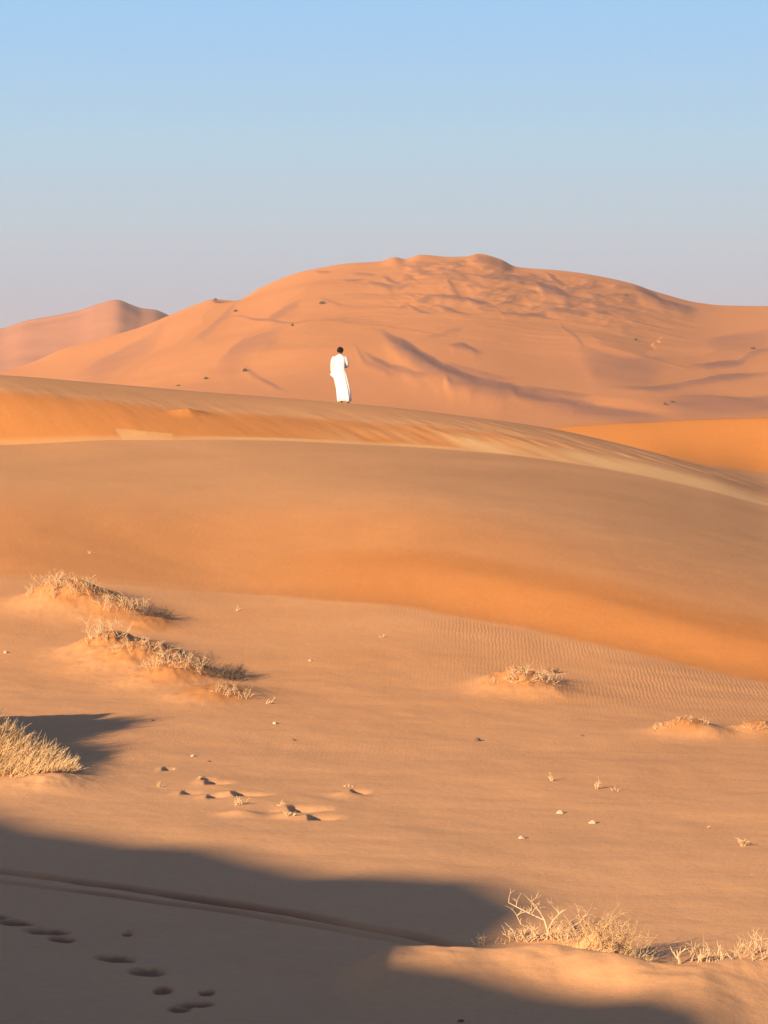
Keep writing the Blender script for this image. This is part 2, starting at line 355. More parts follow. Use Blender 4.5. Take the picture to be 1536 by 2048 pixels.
for (x0, y0, a, b, tr) in PRINTS_W:
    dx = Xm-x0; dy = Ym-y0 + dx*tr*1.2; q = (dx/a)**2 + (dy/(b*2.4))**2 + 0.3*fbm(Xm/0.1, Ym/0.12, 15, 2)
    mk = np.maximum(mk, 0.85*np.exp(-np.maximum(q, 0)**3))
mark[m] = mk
rip = np.clip(0.0 + np.clip(0.6 + 0.9*fbm(Xg/1.6, Yg/2.5, 73, 3), 0.1, 1) * sstep(-8, -1.5, Yg - yC) * (1 - sstep(-0.3, 0.3, Yg - yC)) * sstep(760, 1000, pxg) + 0.30*np.clip(fbm(Xg/4, Yg/4, 71, 2), 0, 1)*(Yg < 60), 0, 1)
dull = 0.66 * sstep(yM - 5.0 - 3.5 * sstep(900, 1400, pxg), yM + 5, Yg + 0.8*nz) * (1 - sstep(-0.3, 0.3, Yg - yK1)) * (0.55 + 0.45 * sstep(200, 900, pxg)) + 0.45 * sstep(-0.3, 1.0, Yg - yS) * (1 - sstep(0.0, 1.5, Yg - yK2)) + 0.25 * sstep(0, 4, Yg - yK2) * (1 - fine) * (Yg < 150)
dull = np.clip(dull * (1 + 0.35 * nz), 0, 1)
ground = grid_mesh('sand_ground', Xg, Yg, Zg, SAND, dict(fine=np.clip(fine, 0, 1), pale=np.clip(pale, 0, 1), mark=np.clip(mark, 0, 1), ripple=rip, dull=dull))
tag(ground, 'rippled tan and orange sand of the near plain and low dune', kind='structure')

# ------------------------------------------------------------------ far dunes
def far_sand(name, a, b, co=False):
    k = N(name); tc = k.n('ShaderNodeTexCoord').outputs['Object']
    n1 = k.noise(tc, 0.02, 5, 0.6); n2 = k.noise(tc, 0.4, 4, 0.6)
    c = k.mix(k.math('MULTIPLY_ADD', n1, 1.6, -0.3), a, b)
    if co: c = k.mix(k.n('ShaderNodeAttribute', attribute_name='shade_coarse').outputs['Fac'], c, (0.27, 0.127, 0.088, 1))  # darker sand colour carries the painted shade of the slip faces
    k.l(c, k.b.inputs['Base Color'])
    bp = k.n('ShaderNodeBump'); bp.inputs['Strength'].default_value = 0.5; bp.inputs['Distance'].default_value = 1.0
    k.l(k.math('MULTIPLY', n2, 0.12), bp.inputs['Height']); k.l(bp.outputs[0], k.b.inputs['Normal'])
    k.b.inputs['Roughness'].default_value = 0.95; k.b.inputs['Specular IOR Level'].default_value = 0.1
    return k.m
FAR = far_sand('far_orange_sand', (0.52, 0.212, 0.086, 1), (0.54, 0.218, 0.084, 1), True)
FAR2 = far_sand('far_pink_sand', (0.45, 0.205, 0.128, 1), (0.46, 0.20, 0.118, 1))

CREST = ([-2500,-900,-300,0,60,130,200,280,345,390,430,470,520,560,600,650,700,760,790,810,840,900,930,955,1000,1030,1100,1170,1260,1320,1400,1450,1536,1700,2200,3400],
         [900,820,770,742,725,695,677,655,628,609,597,600,575,557,543,532,524,520,512,516,508,513,513,507,518,533,541,550,568,588,607,611,611,600,700,860])
YF0, YF1 = 430.0, 700.0        # foot and crest distances
def far_Yrow(px, py):          # depth of the surface seen at a pixel
    cr = np.interp(px, *CREST); t = np.clip((880 - py) / (880 - cr), 0, 1)
    return YF0 + (YF1 - YF0) * t**1.15
def farP(px, py):
    Y = float(far_Yrow(px, py)); return ((px - 768) / F * Y, Y)
def crest_row(px): return pchip(CREST[0], CREST[1], np.clip(px, CREST[0][0], CREST[0][-1]))
_p = np.arange(-2500, 3400, 5.0); _c = crest_row(_p); _k = np.exp(-(np.arange(-60, 61)*5/90.0)**2); _k /= _k.sum()
CS = (_p, np.convolve(np.pad(_c, 60, mode='edge'), _k, mode='valid'))
def far_base(X, Y):
    px = 768 + F * X / Y
    cr = crest_row(px); crs = np.interp(px, CS[0], CS[1])
    t = np.clip((Y - YF0) / (YF1 - YF0), 0, 1)**(1/1.15)
    cm = crs + (cr - crs) * sstep(0.93, 1.0, t)
    zf = z_at(880 - (880 - cm) * t, Y)
    zc = z_at(cr, YF1)
    back = zc - (Y - YF1) * 0.35
    front = z_at(880, YF0) - (YF0 - Y) * 0.05
    return np.where(Y > YF1, back, np.where(Y < YF0, front, zf))
# ridges: crest polyline in pixels, height m, windward width m, lee width m; lee on the right-hand / far side of travel
# travel is left to right, lee = the far (upper) side unless flipped
RID = [
 ([(540,660),(470,720),(380,770)], 1.8, 26, 24, -1),
 ([(440,600),(400,660),(300,730),(200,775)], 2.6, 30, 36, -1),
 ([(640,560),(560,630),(520,680)], 1.6, 24, 20, -1),
 ([(760,640),(640,655),(560,690),(480,750)], 1.8, 30, 26, -1),
 ([(1180,660),(1220,705),(1300,728),(1400,725),(1500,690)], 2.0, 20, 26, 1),
 ([(1210,812),(1350,800),(1536,800)], 1.2, 20, 18, 1),
]
# slip-face bands, shade painted into the sand colour plus slight relief: upper edge, width below it (rows), strength
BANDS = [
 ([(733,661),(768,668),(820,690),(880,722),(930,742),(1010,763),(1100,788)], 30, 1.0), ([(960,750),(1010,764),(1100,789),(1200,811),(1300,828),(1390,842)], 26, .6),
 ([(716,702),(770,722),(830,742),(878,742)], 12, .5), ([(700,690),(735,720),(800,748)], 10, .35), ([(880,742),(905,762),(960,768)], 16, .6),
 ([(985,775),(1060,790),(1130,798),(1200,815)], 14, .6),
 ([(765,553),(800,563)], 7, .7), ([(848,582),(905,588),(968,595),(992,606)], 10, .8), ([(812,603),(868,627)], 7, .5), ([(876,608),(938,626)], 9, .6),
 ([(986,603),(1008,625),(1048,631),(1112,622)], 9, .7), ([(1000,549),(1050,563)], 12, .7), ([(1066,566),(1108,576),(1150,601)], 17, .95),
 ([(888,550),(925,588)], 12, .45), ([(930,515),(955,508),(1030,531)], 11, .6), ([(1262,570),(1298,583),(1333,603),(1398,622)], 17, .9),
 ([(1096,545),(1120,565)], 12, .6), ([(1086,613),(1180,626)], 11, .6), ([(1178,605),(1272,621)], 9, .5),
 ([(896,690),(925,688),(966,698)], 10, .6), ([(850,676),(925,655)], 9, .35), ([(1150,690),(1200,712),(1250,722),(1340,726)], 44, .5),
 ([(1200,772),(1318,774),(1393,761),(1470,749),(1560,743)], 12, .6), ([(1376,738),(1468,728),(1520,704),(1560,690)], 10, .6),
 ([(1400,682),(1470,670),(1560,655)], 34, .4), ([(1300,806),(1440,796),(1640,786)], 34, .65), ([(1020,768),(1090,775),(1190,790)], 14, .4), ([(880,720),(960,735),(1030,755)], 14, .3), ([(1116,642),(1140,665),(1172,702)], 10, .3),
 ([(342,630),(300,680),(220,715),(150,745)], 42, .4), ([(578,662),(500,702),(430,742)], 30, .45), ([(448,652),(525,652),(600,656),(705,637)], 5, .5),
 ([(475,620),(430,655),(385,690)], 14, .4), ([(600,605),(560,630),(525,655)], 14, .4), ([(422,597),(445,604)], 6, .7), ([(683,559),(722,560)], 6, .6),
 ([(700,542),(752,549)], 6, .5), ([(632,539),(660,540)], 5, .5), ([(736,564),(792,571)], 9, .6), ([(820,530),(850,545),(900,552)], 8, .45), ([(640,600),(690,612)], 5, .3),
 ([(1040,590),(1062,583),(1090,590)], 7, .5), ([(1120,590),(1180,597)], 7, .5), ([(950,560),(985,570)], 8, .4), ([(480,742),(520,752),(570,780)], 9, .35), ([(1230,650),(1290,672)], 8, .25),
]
COV = None
def far_z(X, Y):
    global COV
    z = far_base(X, Y); COV = np.zeros(np.shape(X))
    body = sstep(YF0 - 20, YF0 + 40, Y)
    for pts, A, wu, wl, sg in RID:
        P = [farP(*p) for p in pts]
        x0 = min(p[0] for p in P) - 60; x1 = max(p[0] for p in P) + 60; y0 = min(p[1] for p in P) - 60; y1 = max(p[1] for p in P) + 60
        m = (X > x0) & (X < x1) & (Y > y0) & (Y < y1)
        wob = 2.2 * fbm(X[m]/14, Y[m]/14, 101, 3)
        d, s, t = poly_dist(X[m] + wob, Y[m] + wob, P)
        s = s * sg                 # + = right of travel (near side)
        taper = sstep(-0.03, 0.25, t) * (1 - sstep(0.75, 1.02, t))
        wind = np.clip(1 - d / (1.5*wu), 0, 1)**1.8; lee = np.clip(1 - d / wl, 0, 1); lee = lee * (0.55 + 0.45*sstep(0, 1, lee))
        z[m] += 0.6 * A * taper * (1 - 0.85 * sstep(YF1 - 16, YF1 - 2, Y[m])) * np.where(s > 0, wind, lee)
    px = 768 + F*X/Y; tt_ = np.clip((Y - YF0) / (YF1 - YF0), 0, 1)**(1/1.15); rw = 880 - (880 - crest_row(px)) * tt_
    wx = 6*fbm(px/26, rw/26, 181, 3); wy = 2.0*fbm(px/20, rw/14, 185, 4)
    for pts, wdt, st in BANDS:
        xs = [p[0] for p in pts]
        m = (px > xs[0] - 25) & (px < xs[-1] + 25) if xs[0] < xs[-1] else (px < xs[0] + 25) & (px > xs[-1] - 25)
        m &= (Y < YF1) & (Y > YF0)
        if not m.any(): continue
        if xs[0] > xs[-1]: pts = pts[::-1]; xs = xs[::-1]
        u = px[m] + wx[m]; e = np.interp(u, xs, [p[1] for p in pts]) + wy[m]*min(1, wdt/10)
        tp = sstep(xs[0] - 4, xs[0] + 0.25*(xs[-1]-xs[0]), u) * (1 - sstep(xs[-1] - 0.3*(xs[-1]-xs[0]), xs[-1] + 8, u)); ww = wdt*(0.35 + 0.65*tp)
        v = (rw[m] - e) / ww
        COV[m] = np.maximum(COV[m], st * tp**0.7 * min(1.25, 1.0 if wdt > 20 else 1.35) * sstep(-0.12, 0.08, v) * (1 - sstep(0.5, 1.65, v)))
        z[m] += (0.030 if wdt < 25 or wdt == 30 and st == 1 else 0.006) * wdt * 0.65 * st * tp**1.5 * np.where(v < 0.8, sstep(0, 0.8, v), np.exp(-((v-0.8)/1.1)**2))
    up = sstep(YF0 + 90, YF0 + 200, Y) * (1 - sstep(YF1 - 3, YF1 + 30, Y)); px = 768 + F*X/Y
    rg = 1 - np.abs(fbm((X + 0.5*Y)/26, (Y - 0.2*X)/16, 131, 4))*2
    z = z + up * sstep(620, 800, px) * (1 - sstep(1300, 1450, px)) * 0.4 * (rg - 0.4) * (1 - sstep(YF1 - 14, YF1 - 2, Y))
    z = z + body * (0.55 * fbm(X/34, Y/70, 141, 2) + 0.03 * fbm(X/5, Y/9, 151, 3))
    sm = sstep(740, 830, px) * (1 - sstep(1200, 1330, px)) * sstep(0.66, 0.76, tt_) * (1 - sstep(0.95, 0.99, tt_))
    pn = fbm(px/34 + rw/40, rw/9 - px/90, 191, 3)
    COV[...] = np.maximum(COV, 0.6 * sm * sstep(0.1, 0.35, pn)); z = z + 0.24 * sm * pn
    return z
yf = np.concatenate([np.linspace(300, 425, 12), np.arange(427, 712, 0.8), np.linspace(714, 900, 50)])
uf = np.concatenate([np.linspace(-0.56, -0.145, 90)[:-1], np.arange(-0.145, 0.145, 3.0/F), np.linspace(0.145, 0.45, 70)])
Uf, Yf = np.meshgrid(uf, yf); Xf = Uf * Yf
Zf = far_z(Xf.copy(), Yf.copy())
shade_coarse = np.clip(1.15*COV*(0.85 + 0.4*fbm(Xf/9, Yf/12, 173, 3)) + 0.06*sstep(0.1, 0.7, fbm(Xf/30, Yf/60, 171, 3)), 0, 1)  # painted slip-face shade plus random darker sand patches
dune = grid_mesh('dune', Xf, Yf, Zf, FAR, dict(shade_coarse=shade_coarse))
tag(dune, 'huge orange star dune filling the horizon', kind='structure')

C2 = ([-3500,-1500,-600,-200,0,50,100,160,195,235,265,285,310,340,400,500,700,1200],[860,760,700,672,655,640,632,620,608,598,608,615,618,630,655,690,740,860])
def far2_z(X, Y):
    px = 768 + F*X/Y; cr = pchip(C2[0], C2[1], np.clip(px, C2[0][0], C2[0][-1])); t = np.clip((Y-760)/240, 0, 1)
    z = np.where(Y > 1000, z_at(cr, 1000) - (Y-1000)*0.4, z_at(840 - (840-cr)*t, Y))
    P = [((p[0]-768)/F*p[2], p[2]) for p in [(235,0,1000),(300,0,940),(350,0,880),(420,0,800)]]
    d, s, tt = poly_dist(X, Y, P)
    z = z + 2.0*np.where(s > 0, np.exp(-(d/60)**2), np.clip(1-d/30, 0, 1))*(1-sstep(0.5, 1, tt))*sstep(0.0, 0.15, tt)
    return z + 1.0*fbm(X/40, Y/40, 161, 4)*(1-sstep(985, 1010, Y)*0.5)
y2 = np.concatenate([np.arange(740, 1012, 2.0), np.linspace(1015, 1250, 40)]); u2 = np.concatenate([np.linspace(-0.7, -0.14, 60)[:-1], np.arange(-0.14, 0.0, 5/F), np.linspace(0.0, 0.1, 20)])
U2, Y2 = np.meshgrid(u2, y2); X2 = U2*Y2
d2 = grid_mesh('dune', X2, Y2, far2_z(X2, Y2), FAR2, {})
tag(d2, 'paler pink dune with a pointed crest at the far left', kind='structure')

# ------------------------------------------------------------------ small materials
def simple(name, c1, c2, scale=8, rough=0.8, bump=0.0):
    k = N(name); tc = k.n('ShaderNodeTexCoord').outputs['Object']; n = k.noise(tc, scale, 3)
    k.l(k.mix(k.math('MULTIPLY_ADD', n, 1.8, -0.4), c1, c2), k.b.inputs['Base Color']); k.b.inputs['Roughness'].default_value = rough
    k.b.inputs['Specular IOR Level'].default_value = 0.2
    if bump:
        bp = k.n('ShaderNodeBump'); bp.inputs['Distance'].default_value = bump; k.l(n, bp.inputs['Height']); k.l(bp.outputs[0], k.b.inputs['Normal'])
    return k.m
STRAW = simple('dry_straw', (0.76, 0.52, 0.29, 1), (0.42, 0.24, 0.11, 1), 26)
TWIG = simple('bleached_twig', (0.72, 0.52, 0.33, 1), (0.52, 0.34, 0.19, 1), 10)
DARKTWIG = simple('grey_brown_twig', (0.16, 0.11, 0.085, 1), (0.09, 0.065, 0.055, 1), 10)
OLIVE = simple('olive_leaves', (0.13, 0.11, 0.05, 1), (0.22, 0.15, 0.07, 1), 3)
PALEROCK = simple('pale_stone', (0.56, 0.43, 0.31, 1), (0.42, 0.31, 0.22, 1), 30, 0.9, 0.01)
DARKROCK = simple('brown_stone', (0.2, 0.13, 0.09, 1), (0.12, 0.08, 0.06, 1), 30, 0.9, 0.01)

# ------------------------------------------------------------------ plants
class Tube:
    def __init__(s): s.v = []; s.f = []
    def tube(s, pts, r0, r1, sides=4):
        n = len(pts); base = len(s.v)
        for i, p in enumerate(pts):
            d = (pts[min(i+1, n-1)] - pts[max(i-1, 0)]); d = d.normalized() if d.length > 1e-6 else Vector((0, 0, 1))
            a = d.cross(Vector((0.31, 0.95, 0.1))); a = a.normalized() if a.length > 1e-4 else Vector((1, 0, 0)); b = d.cross(a)
            r = r0 + (r1 - r0) * i / (n - 1)
            for k in range(sides):
                t = 2*math.pi*k/sides; s.v.append(p + (a*math.cos(t) + b*math.sin(t))*r)
        for i in range(n-1):
            for k in range(sides):
                s.f.append((base+i*sides+k, base+i*sides+(k+1) % sides, base+(i+1)*sides+(k+1) % sides, base+(i+1)*sides+k))
        s.f.append(tuple(base+(n-1)*sides+k for k in range(sides)))
    def build(s, name, mat, parent=None):
        me = bpy.data.meshes.new(name); me.from_pydata([tuple(v) for v in s.v], [], s.f); me.materials.append(mat); me.update()
        o = bpy.data.objects.new(name, me); C.objects.link(o); o.parent = parent; return o

def branch(T, rnd, p, d, L, r, depth, spread=0.7, wig=0.25, sides=4):
    n = 5; pts = [p.copy()]; dd = d.normalized()
    for i in range(n):
        dd = (dd + Vector((rnd.gauss(0, wig), rnd.gauss(0, wig), rnd.gauss(0.04, wig*0.7)))*0.5).normalized()
        pts.append(pts[-1] + dd * (L/n))
    T.tube(pts, r, r*0.45, sides)
    if depth > 0:
        for k in range(rnd.choice((2, 3, 3))):
            q = pts[rnd.randint(2, n)]
            nd = (dd + Vector((rnd.gauss(0, spread), rnd.gauss(0, spread), rnd.gauss(0.1, spread*0.6)))).normalized()
            branch(T, rnd, q, nd, L*rnd.uniform(0.45, 0.75), r*0.6, depth-1, spread, wig, sides)

def local_ground(x, y, dx, dy): return gz(x+dx, y+dy) - gz(x, y)

def twig_plant(px, py, h, n, label, seed, mat=TWIG, rx=0.1, ry=0.1, r=0.008, depth=2, spread=0.7, lean=(0, 0), name='dry_twig_plant', group=None, cat='dead plant', up=0.9, slope=True):
    rnd = random.Random(seed); x, y = hit(px, py); T = Tube()
    for i in range(n):
        dx, dy = rnd.uniform(-rx, rx), rnd.uniform(-ry, ry)
        z0 = local_ground(x, y, dx, dy) if slope else 0
        d = Vector((rnd.gauss(lean[0], 0.5), rnd.gauss(lean[1], 0.4), up))
        branch(T, rnd, Vector((dx, dy, z0 - 0.02)), d, h*rnd.uniform(0.45, 1.0)*0.7, r*rnd.uniform(0.7, 1.1), depth, spread)
    o = T.build(name, mat); o.location = (x, y, gz(x, y)); return tag(o, label, cat, group)

def grass_plant(px, py, h, n, label, seed, rx, ry, lean=(0.35, 0), mat=STRAW, name='grass_tussock', r=0.006, cat='grass', group=None, turn=0.0, droop=0.35):
    rnd = random.Random(seed); x, y = hit(px, py); T = Tube()
    xs = []; 
    for i in range(n):
        a = rnd.uniform(0, 2*math.pi); q = math.sqrt(rnd.random())
        dx, dy = rx*q*math.cos(a), ry*q*math.sin(a); dy -= dx*turn
        xs.append((dx, dy))
    A = np.array(xs); zz = near_z(x + A[:, 0], y + A[:, 1]) - gz(x, y)
    for (dx, dy), z0 in zip(xs, zz):
        L = h*rnd.choice((rnd.uniform(0.2, 0.6), rnd.uniform(0.3, 0.75), rnd.uniform(0.5, 1.15)))*(1 - 0.25*(dx/rx)**2)*(0.75 + 0.5*rnd.random())
        d = Vector((dx/rx*0.5 + rnd.gauss(lean[0], 0.35), dy/ry*0.4 + rnd.gauss(lean[1], 0.35), rnd.uniform(0.7, 1.2))).normalized()
        p = Vector((dx, dy, z0 - 0.02)); pts = [p.copy()]; dr = droop*rnd.uniform(0, 1)
        for k in range(4):
            d = (d + Vector((0, 0, -dr*0.3)) + Vector((rnd.gauss(0, 0.09), rnd.gauss(0, 0.09), 0))).normalized(); p = p + d*(L/4); pts.append(p.copy())
        T.tube(pts, r*rnd.uniform(0.7, 1.2), r*0.25, 3)
    o = T.build(name, mat); o.location = (x, y, gz(x, y)); return tag(o, label, cat, group)

# left edge: big golden tussock
grass_plant(2, 1505, 0.27, 4600, 'big golden straw tussock at the left edge beside its own dark shadow', 11, 1.0, 0.85, (0.3, -0.1), r=0.0048, turn=0.1)
grass_plant(-130, 1400, 0.5, 2000, 'tall straw tussock just outside the left edge', 12, 0.85, 1.5, (0.0, 0.0), r=0.008)
# hummock row one (upper)
twig_plant(95, 1172, 0.34, 40, 'bleached twigs on the left end of the upper sand hummock', 21, rx=0.5, ry=0.4, r=0.0061, lean=(0, 0.2), cat='dry shrub', name='dry_shrub')
twig_plant(165, 1180, 0.29, 51, 'bleached twigs on the middle of the upper sand hummock', 22, rx=0.6, ry=0.4, r=0.0056, cat='dry shrub', name='dry_shrub')
twig_plant(245, 1212, 0.30, 51, 'pale twigs on the right end of the upper sand hummock', 23, rx=0.45, ry=0.4, r=0.0056, cat='dry shrub', name='dry_shrub')
twig_plant(308, 1232, 0.29, 66, 'dark grey shrub at the right end of the upper hummock', 24, mat=DARKTWIG, rx=0.32, ry=0.3, r=0.0065, cat='shrub', name='dark_shrub', up=0.5)
# hummock row two (lower)
twig_plant(210, 1272, 0.44, 35, 'spiky bleached twigs on the left top of the lower sand hummock', 31, rx=0.3, ry=0.3, r=0.0061, cat='dry shrub', name='dry_shrub', spread=0.5)
twig_plant(275, 1292, 0.26, 45, 'low bleached twigs along the crest of the lower sand hummock', 32, rx=0.5, ry=0.3, r=0.0056, cat='dry shrub', name='dry_shrub', up=0.4)
twig_plant(350, 1325, 0.29, 60, 'tangled pale twigs in the middle of the lower sand hummock', 33, rx=0.5, ry=0.4, r=0.0056, cat='dry shrub', name='dry_shrub')
twig_plant(435, 1352, 0.32, 86, 'dark grey shrub on the right slope of the lower hummock', 34, mat=DARKTWIG, rx=0.42, ry=0.32, r=0.0070, cat='shrub', name='dark_shrub', up=0.5)
twig_plant(462, 1388, 0.19, 40, 'small pale twigs at the right foot of the lower hummock', 35, rx=0.32, ry=0.2, r=0.0046, cat='dry shrub', name='dry_shrub')
twig_plant(534, 1408, 0.24, 3, 'single forked twig right of the lower hummock', 36, rx=0.03, ry=0.03, r=0.01, depth=1, lean=(0.6, 0), cat='twig', name='dead_twig')
# right hummocks
twig_plant(1062, 1352, 0.24, 55, 'curled bleached twigs on top of the sand hummock right of centre', 41, rx=0.42, ry=0.3, r=0.0056, cat='dry shrub', name='dry_shrub', up=0.4)
twig_plant(1010, 1356, 0.11, 25, 'low twigs on the left slope of the hummock right of centre', 42, rx=0.3, ry=0.2, r=0.0042, cat='dry shrub', name='dry_shrub', up=0.3)
twig_plant(1108, 1346, 0.13, 20, 'tiny dark shrub at the right of the curled bleached twigs', 43, mat=DARKTWIG, rx=0.07, ry=0.08, r=0.0056, cat='shrub', name='dark_shrub')
twig_plant(1365, 1442, 0.11, 66, 'pale matted twigs on the small sand hummock near the right edge', 44, rx=0.42, ry=0.2, r=0.0042, cat='dry shrub', name='dry_shrub', up=0.25)
twig_plant(1512, 1452, 0.11, 40, 'pale matted twigs on the hummock cut by the right edge', 45, rx=0.25, ry=0.2, r=0.0042, cat='dry shrub', name='dry_shrub', up=0.25)
# scattered small dry plants
SM = [(178,1108,0.16,8,'flattened pale twigs above the upper hummock, on the dune slope',0.3,0.3),
      (470,1222,0.16,5,'faint small twigs on the slope right of the upper hummock',0.25,0.6),
      (765,1275,0.16,4,'faint upright sprig in the middle of the sand slope',0.12,0.8),
      (700,1574,0.10,9,'low pale twigs with a small dark shadow, centre of the plain',0.3,0.3),
      (478,1610,0.16,14,'bleached twig clump left of the shaded scrape in the sand',0.2,0.5),
      (565,1612,0.12,9,'bleached twig clump at the head of the long shaded scrape',0.1,0.5),
      (578,1632,0.14,9,'stubby pale twigs just below the long shaded scrape',0.1,0.5),
      (318,1574,0.14,5,'small forked sprig right of the golden tussock',0.14,0.7),
      (395,1557,0.08,6,'tiny pale sprig above the footprints in the sun',0.12,0.3),
      (1105,1562,0.16,5,'thin upright sprig left of the sprig pair at right',0.07,1.0),
      (1195,1578,0.18,5,'thin leaning sprig, left one of the pair at right',0.07,0.8),
      (1232,1582,0.12,7,'bushier low sprig, right one of the pair at right',0.1,0.5),
      (1488,1692,0.16,8,'upright dry sprig near the right edge of the sunlit plain',0.12,1.0),
      (1510,1750,0.05,6,'flat pale twig lying at the right edge below the dry sprig',0.12,0.1),
      (1420,1656,0.07,5,'tiny pale sprig between the stones and the right edge',0.06,0.5),
      (345,1540,0.06,4,'tiny twig above the forked sprig',0.05,0.5),
      (255,1863,0.06,5,'tiny dark twig in the shade below the tyre tracks',0.04,0.8)]
for i, (px, py, h, n, lb, rx, up) in enumerate(SM):
    twig_plant(px, py, h, n, lb, 100+i, rx=rx*0.14, ry=0.015, r=0.007, depth=1, up=up, name='small_dry_plant', cat='small plant')
# foreground plants on the lip
twig_plant(962, 1890, 0.20, 5, 'curved little twig at the left end of the foreground plants', 61, rx=0.036, ry=0.02, r=0.007, depth=1, lean=(-0.3, 0))
twig_plant(1000, 1888, 0.10, 6, 'short stubble right of the curved little twig', 62, rx=0.045, ry=0.02, r=0.006, depth=1)
def main_branchy():
    x, y = hit(1095, 1880); T = Tube(); rnd = random.Random(5)
    V = Vector
    def poly(pts, r0, r1, d=1):
        q = [V((a*0.0049, b, c*0.0042)) for a, b, c in pts]; T.tube(q, r0, r1, 5)
        for k in range(d*3):
            p = q[rnd.randint(1, len(q)-1)]; branch(T, rnd, p, V((rnd.gauss(0, .6), rnd.gauss(0, .5), .7)), rnd.uniform(.05, .14), r1*1.1, 1, 0.6, 0.3)
    poly([(0,0,-8),(2,0,20),(-4,.01,45),(-30,.03,58),(-60,.05,75),(-75,.06,84)], .011, .004, 3)
    poly([(-4,.01,45),(-12,.02,62),(-22,.0,80),(-30,-.02,90)], .007, .003, 2)
    poly([(2,0,20),(12,-.02,45),(24,-.05,62),(32,-.06,72)], .007, .003, 2)
    poly([(0,0,0),(-25,-.05,25),(-52,-.1,40),(-60,-.1,60)], .006, .003, 3)
    poly([(0,0,5),(20,.04,12),(45,.06,22),(70,.1,40)], .006, .003, 3)
    for k in range(60):
        dx = rnd.uniform(-0.36, 0.22); branch(T, rnd, V((dx, rnd.uniform(-.1, .1), local_ground(x, y, dx, 0)-.02)), V((rnd.gauss(0, .6), rnd.gauss(0, .4), .8)), rnd.uniform(.05, .16), .006, 1, 0.7, 0.3)
    o = T.build('branchy_dead_shrub', TWIG); o.location = (x, y, gz(x, y))
    tag(o, 'largest branching bleached shrub on the sunlit foreground lip', 'dead shrub')
main_branchy()
twig_plant(1165, 1888, 0.27, 60, 'dense low straw-coloured shrub right of the branching shrub', 63, rx=0.24, ry=0.22, r=0.0042, depth=2, name='dry_shrub', cat='dry shrub', mat=STRAW)
twig_plant(1232, 1900, 0.32, 75, 'straw-coloured shrub before the deep foreground shadow', 64, rx=0.22, ry=0.28, r=0.0042, depth=2, name='dry_shrub', cat='dry shrub', mat=STRAW, lean=(0.3, 0))
twig_plant(1300, 1922, 0.08, 8, 'short stubble at the front of the deep shadow', 65, rx=0.072, ry=0.02, r=0.005, depth=1)
twig_plant(1366, 1928, 0.36, 1, 'tall upright forked stem right of the deep shadow', 66, rx=0.01, ry=0.01, r=0.013, depth=2, spread=0.35, up=2.2)
twig_plant(1415, 1925, 0.26, 22, 'row of thin upright stems right of the tall forked stem', 67, rx=0.15, ry=0.05, r=0.007, depth=1, spread=0.4, up=1.5)
twig_plant(1492, 1910, 0.28, 34, 'spreading pale twigs at the right edge of the foreground', 68, rx=0.22, ry=0.2, r=0.0045, depth=1)
twig_plant(1600, 1900, 0.3, 20, 'pale twigs just beyond the right edge', 69, rx=0.25, ry=0.1, r=0.007, depth=1)

# stones
def stone(px, py, r, mat, label, seed, name='stone'):
    rnd = random.Random(seed); x, y = hit(px, py); bm = bmesh.new(); bmesh.ops.create_icosphere(bm, subdivisions=3, radius=1)
    off = Vector((rnd.random()*9, rnd.random()*9, 0)); from mathutils import noise as mn
    for v in bm.verts:
        k = 1 + 0.3*mn.noise(v.co*1.1 + off) + 0.1*mn.noise(v.co*3.3 + off)
        v.co = Vector((v.co.x*r*1.25*k, v.co.y*r*k, v.co.z*r*0.8*k))
    me = bpy.data.meshes.new(name); bm.to_mesh(me); bm.free(); me.materials.append(mat)
    o = bpy.data.objects.new(name, me); C.objects.link(o); o.location = (x, y, gz(x, y) + r*0.25); o.rotation_euler = (0, 0, rnd.random()*6)
    tag(o, label, 'stone')
for i, (px, py, r, mt, lb) in enumerate([
    (1122,1627,.036,PALEROCK,'brightest pale stone, upper of the two stones close together at right'),
    (1187,1647,.036,PALEROCK,'pale flat stone right of and below the brightest one'),
    (1045,1677,.033,PALEROCK,'pale stone lowest and leftmost of the three at right'),
    (549,1448,.034,PALEROCK,'pale stone below the forked twig, left of centre'),
    (587,1481,.024,DARKROCK,'small dark stone below the pale stone left of centre'),
    (955,1482,.045,DARKROCK,'dark flat stone below the hummock right of centre'),
    (1165,1472,.022,DARKROCK,'tiny dark stone left of the small right hummock'),
    (384,1513,.028,PALEROCK,'small pale stone left of centre above the footprints'),
    (416,1524,.022,DARKROCK,'tiny brown stone beside the small pale stone above the footprints'),
    (620,1322,.03,PALEROCK,'faint pale stone on the slope above the centre plain'),
    (10,1306,.04,PALEROCK,'faint pale stone at the left edge beside the lower hummock'),
    (922,2044,.022,DARKROCK,'dark stone at the bottom edge in the shade'),
    (303,1442,.022,DARKROCK,'tiny brown stone above the dark tussock shadow')]):
    stone(px, py, r, mt, lb, 300+i)

